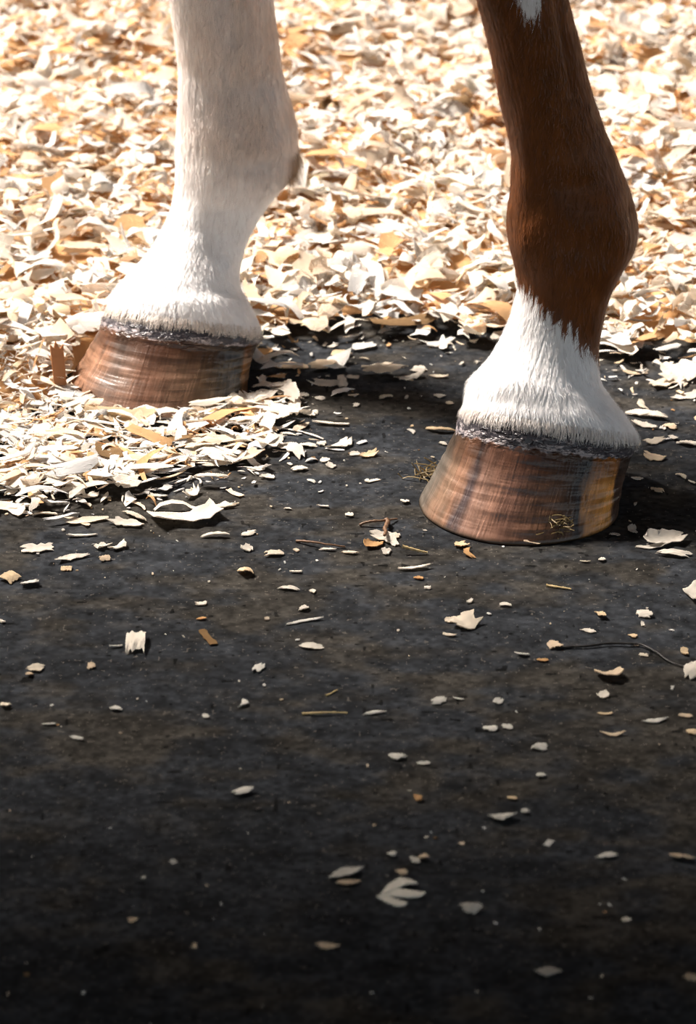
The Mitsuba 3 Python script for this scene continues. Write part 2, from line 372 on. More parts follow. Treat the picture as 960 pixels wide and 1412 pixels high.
# hair --------------------------------------------------------------------------------------------------------------------
def strands(root, nrm, down, L, lift, w, col, curl=0.0):
    """Thin tapering blades: root points, normals, directions, lengths -> one mesh with colours."""
    n = len(root)
    d = down + nrm * lift[:, None]
    d /= np.linalg.norm(d, axis=1, keepdims=True)
    d2 = down - nrm * (0.12 + curl) + nrm * lift[:, None] * 0.3
    d2 /= np.linalg.norm(d2, axis=1, keepdims=True)
    sd = np.cross(d, nrm)
    sd /= np.linalg.norm(sd, axis=1, keepdims=True) + 1e-9
    p0, p1 = root - nrm * 0.0004, root + d * (L * 0.55)[:, None]
    p2 = p1 + d2 * (L * 0.45)[:, None]
    w = np.broadcast_to(w, (n,))[:, None] / 2
    v = np.stack([p0 - sd * w, p0 + sd * w, p1 - sd * w * 0.8, p1 + sd * w * 0.8, p2], 1).reshape(-1, 3)
    f = (np.array([[0, 1, 3], [0, 3, 2], [2, 3, 4]])[None] + (np.arange(n) * 5)[:, None, None]).reshape(-1, 3)
    return v, f, np.repeat(col, 5, axis=0)


def coat_hair(zlo, zhi, count, seed, legA, lens=(0.005, 0.010)):
    r = np.random.default_rng(seed)
    sel = (isA[bf].all(1) == legA) & (bv[bf][:, :, 2].mean(1) > zlo) & (bv[bf][:, :, 2].mean(1) < zhi)
    tri = bv[bf[sel]]
    cr = np.cross(tri[:, 1] - tri[:, 0], tri[:, 2] - tri[:, 0])
    ar = np.linalg.norm(cr, axis=1)
    keep = r.choice(len(tri), count, p=ar / ar.sum())
    b = r.dirichlet([1, 1, 1], count)
    P = np.einsum('nk,nkd->nd', b, tri[keep])
    N = cr[keep] / (ar[keep][:, None] + 1e-12)
    down = np.array([0, 0, -1.0]) + 0.10 * HEAD + r.normal(0, 0.16, (count, 3))
    down -= N * (down * N).sum(1)[:, None]
    down /= np.linalg.norm(down, axis=1, keepdims=True) + 1e-9
    col = coat_color(P) * r.uniform(0.80, 1.22, (count, 1))
    return strands(P, N, down, r.uniform(*lens, count), r.uniform(0.06, 0.26, count), 0.00036, np.clip(col, 0.004, 0.92))


def fringe(ring, c, hG, G, count, seed, light):
    r = np.random.default_rng(seed)
    th = r.uniform(0, 2 * np.pi, count)
    x = np.interp(th, TH - np.pi / 2, np.arange(len(TH)))
    i0 = np.floor(x).astype(int) % len(TH)
    P = ring[i0] + (ring[(i0 + 1) % len(TH)] - ring[i0]) * (x - np.floor(x))[:, None]
    wall = hG[30] - hG[14]
    wall = wall[i0] / np.linalg.norm(wall[i0], axis=1, keepdims=True)
    N = P - c
    N[:, 2] = 0
    N -= wall * (N * wall).sum(1)[:, None]
    N /= np.linalg.norm(N, axis=1, keepdims=True)
    row = r.integers(2, 7, count)
    P = G[row, i0] + r.normal(0, 0.0004, (count, 3)) + N * 0.0008
    skin = G[row - 2, i0] - G[row + 1, i0]
    skin /= np.linalg.norm(skin, axis=1, keepdims=True)
    down = wall * 0.75 + skin * 0.25 + N * 0.05 + r.normal(0, 0.10, (count, 3))
    down -= N * (down * N).sum(1)[:, None]
    down /= np.linalg.norm(down, axis=1, keepdims=True)
    clump = 0.004 * (meshkit.noise(np.column_stack([th * 14, th * 0, th * 0]), seed) - 0.5)
    L = r.uniform(0.003, 0.009, count) + clump
    col = np.array(light) * r.uniform(0.75, 1.15, (count, 1)) * (1 - 0.35 * (r.random((count, 1)) < 0.25))
    return strands(P, N, down, np.maximum(L, 0.003), r.uniform(0.12, 0.30, count), 0.00038, np.clip(col, 0.01, 0.92))


for key, parts, lab in (('horse__leg_hair', [coat_hair(0.045, 0.34, 26000, 5, True), fringe(ringA, cA, hA[3], GA, 4200, 8, (0.80, 0.72, 0.66))], 'fine cream hair with a fringe over the hoof'),
                        ('horse__leg_hair_001', [coat_hair(0.03, 0.42, 26000, 6, False), fringe(ringB, cB, hB[3], GB, 4600, 9, (0.82, 0.76, 0.72))], 'fine hair, chestnut above and white over the hoof')):
    off = np.cumsum([0] + [len(p[0]) for p in parts])
    scene[key] = mikit.ply((np.vstack([p[0] for p in parts]), np.vstack([p[1] + o for p, o in zip(parts, off)])), 'hair', color=np.vstack([p[2] for p in parts]))
    tag(key, lab, kind='stuff')

# the tuft at the back of the pale leg's fetlock
r = np.random.default_rng(3)
tip0, tip1 = on_plane(410, 200, y=0.270), on_plane(402, 238, y=0.268)
n = 1500
s = r.random(n)
P = tip0 + (tip1 - tip0) * s[:, None] + r.normal(0, 1, (n, 3)) * [0.0012, 0.008, 0.0012] + np.array([-0.002, 0, 0])
N = np.tile([1.0, 0, 0.1], (n, 1)) + r.normal(0, 0.2, (n, 3))
N /= np.linalg.norm(N, axis=1, keepdims=True)
down = np.column_stack([0.22 - 0.25 * s + r.normal(0, 0.12, n), r.normal(0, 0.15, n), -np.ones(n)])
down /= np.linalg.norm(down, axis=1, keepdims=True)
v, f, c = strands(P, N, down, r.uniform(0.013, 0.026, n) * (1 - 0.35 * s), r.uniform(0.10, 0.26, n), 0.0004, np.array([0.60, 0.44, 0.30]) * r.uniform(0.55, 1.35, (n, 1)), curl=-0.12)
scene['horse__fetlock_tuft'] = mikit.ply((v, f), 'hair', color=np.clip(c, 0, 0.9))
tag('horse__fetlock_tuft', 'sandy tuft of longer hair at the back of the fetlock', kind='stuff')

# ------------------------------------------------------------------ wood shavings
TONES = np.array([[0.87, 0.835, 0.795], [0.86, 0.79, 0.70], [0.80, 0.67, 0.53], [0.70, 0.44, 0.23], [0.78, 0.77, 0.76], [0.84, 0.69, 0.50], [0.30, 0.19, 0.10]])


def flakes(P, nu, nv):
    """Curled closed flakes. P: dict of per-piece arrays L W bend cross twist jag taper th yaw pitch roll pos(n,3) col(n,3) seed. -> vertices (n, k, 3), faces, uv, colours (n, k, 3)"""
    n = len(P['L'])
    r = np.random.default_rng(P['seed'])
    u, v = np.meshgrid(np.linspace(-0.5, 0.5, nu), np.linspace(-0.5, 0.5, nv), indexing='ij')
    U = np.broadcast_to(u, (n, nu, nv)).copy()
    V = np.broadcast_to(v, (n, nu, nv))
    ends = r.uniform(-1, 0.35, (n, 2, nv)) * P['jag'][:, None, None]
    U += np.where(U > 0, U * 2 * ends[:, :1, :] * 0.5, U * 2 * ends[:, 1:, :] * 0.5)
    tp = P['taper'][:, None, None]
    prof = np.maximum(1 - np.abs(2 * u)[None] ** (1.4 + 5 * (1 - tp)), 0) * tp + (1 - tp)
    prof = np.maximum(prof, 0.06)
    edge = 1 + r.uniform(-0.30, 0.22, (n, nu, 2))
    prof = prof * np.where(v[None] < 0, edge[:, :, :1], edge[:, :, 1:])
    X, Y = U * P['L'][:, None, None], V * prof * P['W'][:, None, None]
    Y = Y + (P['sway'] * P['L'])[:, None, None] * (U * 2) ** 2
    be = np.where(np.abs(P['bend']) < 1e-3, 1e-3, P['bend'])[:, None, None]
    a = be * U
    R = P['L'][:, None, None] / be
    x, z = R * np.sin(a), R * (1 - np.cos(a))
    cr = np.where(np.abs(P['cross']) < 1e-3, 1e-3, P['cross'])[:, None, None]
    ac = cr * V
    Rc = (prof * P['W'][:, None, None]) / cr
    y, zc = Rc * np.sin(ac) + (Y - V * prof * P['W'][:, None, None]), Rc * (1 - np.cos(ac))
    tw = P['twist'][:, None, None] * U
    y, zc = y * np.cos(tw) - zc * np.sin(tw), y * np.sin(tw) + zc * np.cos(tw)
    x = x - zc * np.sin(a)
    z = z + zc * np.cos(a) + r.normal(0, 0.02, (n, nu, nv)) * P['W'][:, None, None]
    top = np.stack([x, y, z], -1)
    nx = np.stack([-np.sin(a) + 0 * x, 0 * x, np.cos(a) + 0 * x], -1)
    bot = top - nx * P['th'][:, None, None, None]
    k = nu * nv
    i, j = np.meshgrid(np.arange(nu - 1), np.arange(nv - 1), indexing='ij')
    q = np.stack([i * nv + j, (i + 1) * nv + j, (i + 1) * nv + j + 1, i * nv + j + 1], -1).reshape(-1, 4)
    loop = [j for j in range(nv)] + [i * nv + nv - 1 for i in range(1, nu)] + [(nu - 1) * nv + j for j in range(nv - 2, -1, -1)] + [i * nv for i in range(nu - 2, 0, -1)]
    m = len(loop)
    e = np.arange(m)
    side = np.stack([2 * k + e, 2 * k + m + e, 2 * k + m + (e + 1) % m, 2 * k + (e + 1) % m], 1)
    quads = np.vstack([q, q[:, ::-1] + k, side])
    F = np.vstack([quads[:, [0, 1, 2]], quads[:, [0, 2, 3]]])
    top, bot = top.reshape(n, k, 3), bot.reshape(n, k, 3)
    vert = np.concatenate([top, bot, top[:, loop], bot[:, loop]], 1)
    col = P['col'][:, None, :] * (1 + r.normal(0, 0.05, (n, nu, 1))).repeat(nv, 2).reshape(n, k, 1) * (1 + r.normal(0, 0.05, (n, 1, nv))).repeat(nu, 1).reshape(n, k, 1)
    col = np.concatenate([col, col, col[:, loop], col[:, loop]], 1)
    uvk = np.stack([u + 0.5, v + 0.5], -1).reshape(k, 2)
    uvk = np.concatenate([uvk, uvk, uvk[loop], uvk[loop]], 0)
    # turn into place
    cy, sy, cp, sp, cr_, sr = (g(P[w])[:, None] for w in ('yaw', 'pitch', 'roll') for g in (np.cos, np.sin))
    x, y, z = vert[..., 0], vert[..., 1], vert[..., 2]
    y, z = y * cr_ - z * sr, y * sr + z * cr_
    x, z = x * cp - z * sp, x * sp + z * cp
    x, y = x * cy - y * sy, x * sy + y * cy
    vert = np.stack([x, y, z], -1)
    if P.get('rest', False):
        vert[..., 2] -= vert[..., 2].min(1, keepdims=True)
    return vert + P['pos'][:, None, :], F, uvk, np.clip(col, 0.02, 0.9)


# floor plan of the bed: its edge, read off along the ground
EDGE = [(-260, 700), (-60, 700), (0, 690), (50, 712), (90, 700), (150, 694), (205, 690), (255, 668), (300, 664), (345, 650), (392, 628), (412, 590), (398, 545), (378, 512), (382, 488), (440, 478), (520, 470), (600, 478), (660, 484), (740, 480), (800, 500), (850, 512), (905, 505), (960, 520), (1150, 540), (1500, 560)]
from shapely.geometry import Polygon, LineString
import shapely
edge_xy = [tuple(on_plane(*p)[:2]) for p in EDGE]
edge_xy = [(-3.0, edge_xy[0][1] - 0.02)] + edge_xy + [(3.0, edge_xy[-1][1] - 0.05)]
edge_line = LineString(edge_xy)
bed_poly = Polygon(edge_xy + [(3.0, 2.58), (-3.0, 2.58)])


def bed_depth(x, y):
    """Signed distance into the bed, and its thickness."""
    pts = shapely.points(x, y)
    d = shapely.distance(edge_line, pts) * np.where(shapely.contains(bed_poly, pts), 1, -1)
    nz = meshkit.fbm(np.column_stack([x * 9, y * 9, 0 * x]), 3, 8) - 0.5
    # the clear gap of mat reaches in between the hooves, so the rise behind it is slower there
    t = 0.034 * (1 - np.exp(-np.maximum(d, 0) / 0.09)) + 0.020 * np.clip((d - 0.2) / 0.6, 0, 1)
    # thin layer in front of and around the pale hoof
    near = np.exp(-(((x + 0.13) / 0.17) ** 2 + ((y - 0.13) / 0.085) ** 2) ** 2)
    t = t * (1 - 0.85 * near)
    return d, np.where(d > 0, np.maximum(t * (1 + 0.9 * nz), 0.0), 0.0)


# sawdust base under the shavings: a low mound, coloured like the shaded gaps
gx, gy = np.meshgrid(np.concatenate([np.linspace(-3, -0.9, 22)[:-1], np.linspace(-0.9, 0.9, 150), np.linspace(0.9, 3, 22)[1:]]), np.concatenate([np.linspace(-0.05, 1.7, 150), np.linspace(1.7, 2.57, 20)[1:]]), indexing='ij')
d_, t_ = bed_depth(gx.ravel(), gy.ravel())
clear = np.minimum(np.hypot(gx.ravel() - baseA[0], gy.ravel() - baseA[1]), np.hypot(gx.ravel() - baseB[0], gy.ravel() - baseB[1])) > 0.075
gz = np.where((d_ > 0.035) & clear, np.maximum(t_ - 0.010, 0) * np.clip((d_ - 0.05) / 0.10, 0, 1), 0).reshape(gx.shape) - 0.0006
Vg = np.stack([gx, gy, gz], -1)
nn, mm = gx.shape
ii, jj = np.meshgrid(np.arange(nn - 1), np.arange(mm - 1), indexing='ij')
qq = np.stack([ii * mm + jj, (ii + 1) * mm + jj, (ii + 1) * mm + jj + 1, ii * mm + jj + 1], -1).reshape(-1, 4)
qq = qq[(Vg.reshape(-1, 3)[qq][:, :, 2] > -0.0005).any(1)]


def shaded_dust_color(p, n, uv):
    return mix((0.46, 0.24, 0.10), (0.68, 0.44, 0.24), fbm(p.x * 120.0, p.y * 120.0, 3.0, 3))  # deep orange stands in for shade between the shavings


scene['dust'] = {'type': 'twosided', 'bsdf': {'type': 'diffuse', 'reflectance': proc(shaded_dust_color)}}
mound = trimesh.Trimesh(Vg.reshape(-1, 3), np.vstack([qq[:, [0, 1, 2]], qq[:, [0, 2, 3]]]), process=False)
mound.remove_unreferenced_vertices()

# scatter the bed
r = np.random.default_rng(21)


def scatter(x0, x1, y0, y1, per_m2):
    n = int((x1 - x0) * (y1 - y0) * per_m2)
    return np.column_stack([r.uniform(x0, x1, n), r.uniform(y0, y1, n)])


xy = np.vstack([scatter(-0.55, 0.6, -0.02, 1.35, 21000), scatter(-0.55, 0.12, -0.02, 0.24, 16000), scatter(-1.4, -0.55, 0.0, 1.9, 11000), scatter(0.6, 1.4, 0.0, 1.9, 10000), scatter(-0.55, 0.6, 1.35, 1.9, 9000), scatter(-1.4, 1.4, 1.9, 2.5, 5000)])
d_, t_ = bed_depth(xy[:, 0], xy[:, 1])
jit = r.normal(0, 0.012, len(xy))
keep = (d_ > -0.012 + jit) & (r.random(len(xy)) < np.clip(0.22 + d_ / 0.05, 0.10, 1.0))
inhoof = np.zeros(len(xy), bool)
for bc, rad in ((baseA, 0.066), (baseB, 0.068)):
    inhoof |= np.hypot(xy[:, 0] - bc[0], xy[:, 1] - bc[1]) < rad - 0.002
keep &= ~inhoof
xy, d_, t_ = xy[keep], d_[keep], t_[keep]
n = len(xy)
small = r.random(n) < 0.5
L = np.where(small, r.lognormal(math.log(0.011), 0.35, n), r.lognormal(math.log(0.027), 0.33, n))
L = np.minimum(L, 0.055) * np.where(d_ < 0.008, 0.6, 1.0)
W = L * np.where(r.random(n) < 0.58, r.uniform(0.10, 0.26, n), r.uniform(0.28, 0.70, n))
W = np.minimum(W, 0.019)
front = xy[:, 1] < 0.22
W = np.where(front, W * r.uniform(0.35, 0.9, n), W)
curly = r.random(n) < 0.30
tone = r.choice(7, n, p=[0.34, 0.30, 0.13, 0.06, 0.09, 0.065, 0.015])
bed = dict(L=L, W=W, bend=np.where(curly, r.uniform(1.2, 4.2, n), r.uniform(0.1, 1.0, n)) * r.choice([-1, 1], n), cross=r.uniform(-1.3, 1.3, n), twist=r.normal(0, 0.5, n), jag=r.uniform(0.05, 0.75, n), taper=r.random(n) ** 1.5 * 0.9,
           th=r.uniform(0.0002, 0.0005, n), sway=r.normal(0, 0.10, n), yaw=r.uniform(0, 2 * np.pi, n), pitch=r.normal(0, 0.26, n), roll=r.normal(0, 0.34, n), col=TONES[tone] * r.uniform(0.86, 1.06, (n, 1)), seed=5)
flat = np.clip(1 - d_ / 0.06, 0, 0.85)
bed['pitch'] *= 1 - flat
bed['roll'] *= 1 - flat
bed['bend'] *= 1 - 0.5 * flat
bed['pos'] = np.column_stack([xy, np.zeros(n)])
bed['rest'] = True
BV, BF, BUV, BC = flakes(bed, 5, 3)
zr = BV[..., 2].max(1)
BV[..., 2] *= np.minimum(1, np.where(xy[:, 1] < 0.2, 0.0065, 0.017) / zr)[:, None]
lift = t_ * r.uniform(0.55, 1.0, n) + r.uniform(0, 0.004, n) * (d_ > 0.01) + r.uniform(0, 0.0012, n) - 0.35 * np.minimum(BV[..., 2].max(1), 0.012) * (d_ > 0.03)
BV[..., 2] += np.maximum(lift, 0.0002)[:, None]
# those inside a hoof's wall move out
for hG in (hA[3], hB[3]):
    w = hG[60]
    cw, rw = w.mean(0), 0.064
    q = BV[..., :2] - cw[:2]
    hit = (np.hypot(q[..., 0], q[..., 1]) < rw) & (BV[..., 2] < 0.05)
    bad = hit.any(1)
    depth = np.where(bad, (rw - np.hypot(q[..., 0], q[..., 1])).max(1), 0)
    dirn = bed['pos'][:, :2] - cw[:2]
    dirn /= np.linalg.norm(dirn, axis=1, keepdims=True)
    BV[..., :2] += (dirn * np.minimum(depth, 0.03)[:, None])[:, None, :]


def pixels(V):
    q = V - CAM
    d = q @ FWD
    return 480 + FOC * (q @ RGT) / d, 706 - FOC * (q @ UPV) / d, d


# how many half-pixels of the view each piece covers: a coarse depth buffer of points
def seen_counts(BV, nu=5, nv=3):
    n = len(BV)
    g = BV[:, :nu * nv].reshape(n, nu, nv, 3)
    fu = np.linspace(0, nu - 1, 17)
    iu = np.minimum(fu.astype(int), nu - 2)
    a = (fu - iu)[None, :, None, None]
    g = g[:, iu] * (1 - a) + g[:, iu + 1] * a
    fv = np.linspace(0, nv - 1, 9)
    iv = np.minimum(fv.astype(int), nv - 2)
    a = (fv - iv)[None, None, :, None]
    g = (g[:, :, iv] * (1 - a) + g[:, :, iv + 1] * a).reshape(-1, 3)
    ids = np.repeat(np.arange(n), 17 * 9)
    blk = np.vstack([GA[::2].reshape(-1, 3), GB[::2].reshape(-1, 3), hA[3].reshape(-1, 3), hB[3].reshape(-1, 3)])
    x, y, d = pixels(np.vstack([g, blk]))
    ids = np.concatenate([ids, np.full(len(blk), -1)])
    cell = 3
    ix, iy = np.floor(x / cell).astype(int), np.floor(y / cell).astype(int)
    ok = (ix >= 0) & (ix < 960 // cell) & (iy >= 0) & (iy < 1412 // cell)
    ix, iy, d, ids = ix[ok], iy[ok], d[ok], ids[ok]
    at = iy * (960 // cell) + ix
    order = np.lexsort((d, at))
    at, ids = at[order], ids[order]
    first = np.concatenate([[True], at[1:] != at[:-1]])
    w = ids[first]
    return np.bincount(w[w >= 0], minlength=n)


seen = seen_counts(BV)
top = np.sort(np.argsort(-seen, kind='stable')[:285])
rest = np.setdiff1d(np.arange(n), top)
k = BV.shape[1]


def merged(idx):
    return (BV[idx].reshape(-1, 3), (BF[None] + (np.arange(len(idx)) * k)[:, None, None]).reshape(-1, 3)), np.tile(BUV, (len(idx), 1)), BC[idx].reshape(-1, 3)


m_, u_, c_ = merged(rest)
scene['shavings_bed__flakes'] = mikit.ply(m_, 'wood', smooth=True, color=c_)
scene['shavings_bed__dust'] = mikit.ply(mound, 'dust', smooth=True)
tag('shavings_bed', 'deep bed of pale curled wood shavings spread behind and around the hooves', 'shavings', kind='stuff')
tag('shavings_bed__flakes', kind='stuff')
tag('shavings_bed__dust', 'fine tan sawdust under the shavings, darkened for the shade in the gaps', kind='stuff')
big = trimesh.Trimesh
for i in top:
    key = numbered('wood_shaving')
    scene[key] = mikit.ply((BV[i], BF), 'wood_grain', smooth=True, uv=BUV, color=BC[i])
    xx, yy = BV[i].mean(0)[:2]
    curl = abs(bed['bend'][i]) > 1.15
    wide = bed['W'][i] / bed['L'][i] > 0.32
    form = 'curled' if curl else 'broad flat' if wide else 'narrow flat'
    where = 'in front of the white leg' if (yy < 0.15 and xx < 0.0) else 'behind chestnut leg at right edge' if xx > 0.17 else 'between the two legs' if xx > -0.06 else 'behind the white leg'
    hue = ('white', 'cream', 'tan', 'orange', 'greyish white', 'light tan', 'brown')[tone[i]]
    size = 'long' if L[i] > 0.036 else 'short'
    far = '' if yy < 0.15 and xx < 0.0 else ', near bed front' if yy < 0.42 else ', far back'
    tag(key, f'{size} {form} {hue} wood shaving {where}{far}', 'wood shaving', f'{size} {form} {hue} shavings {where}{far}')

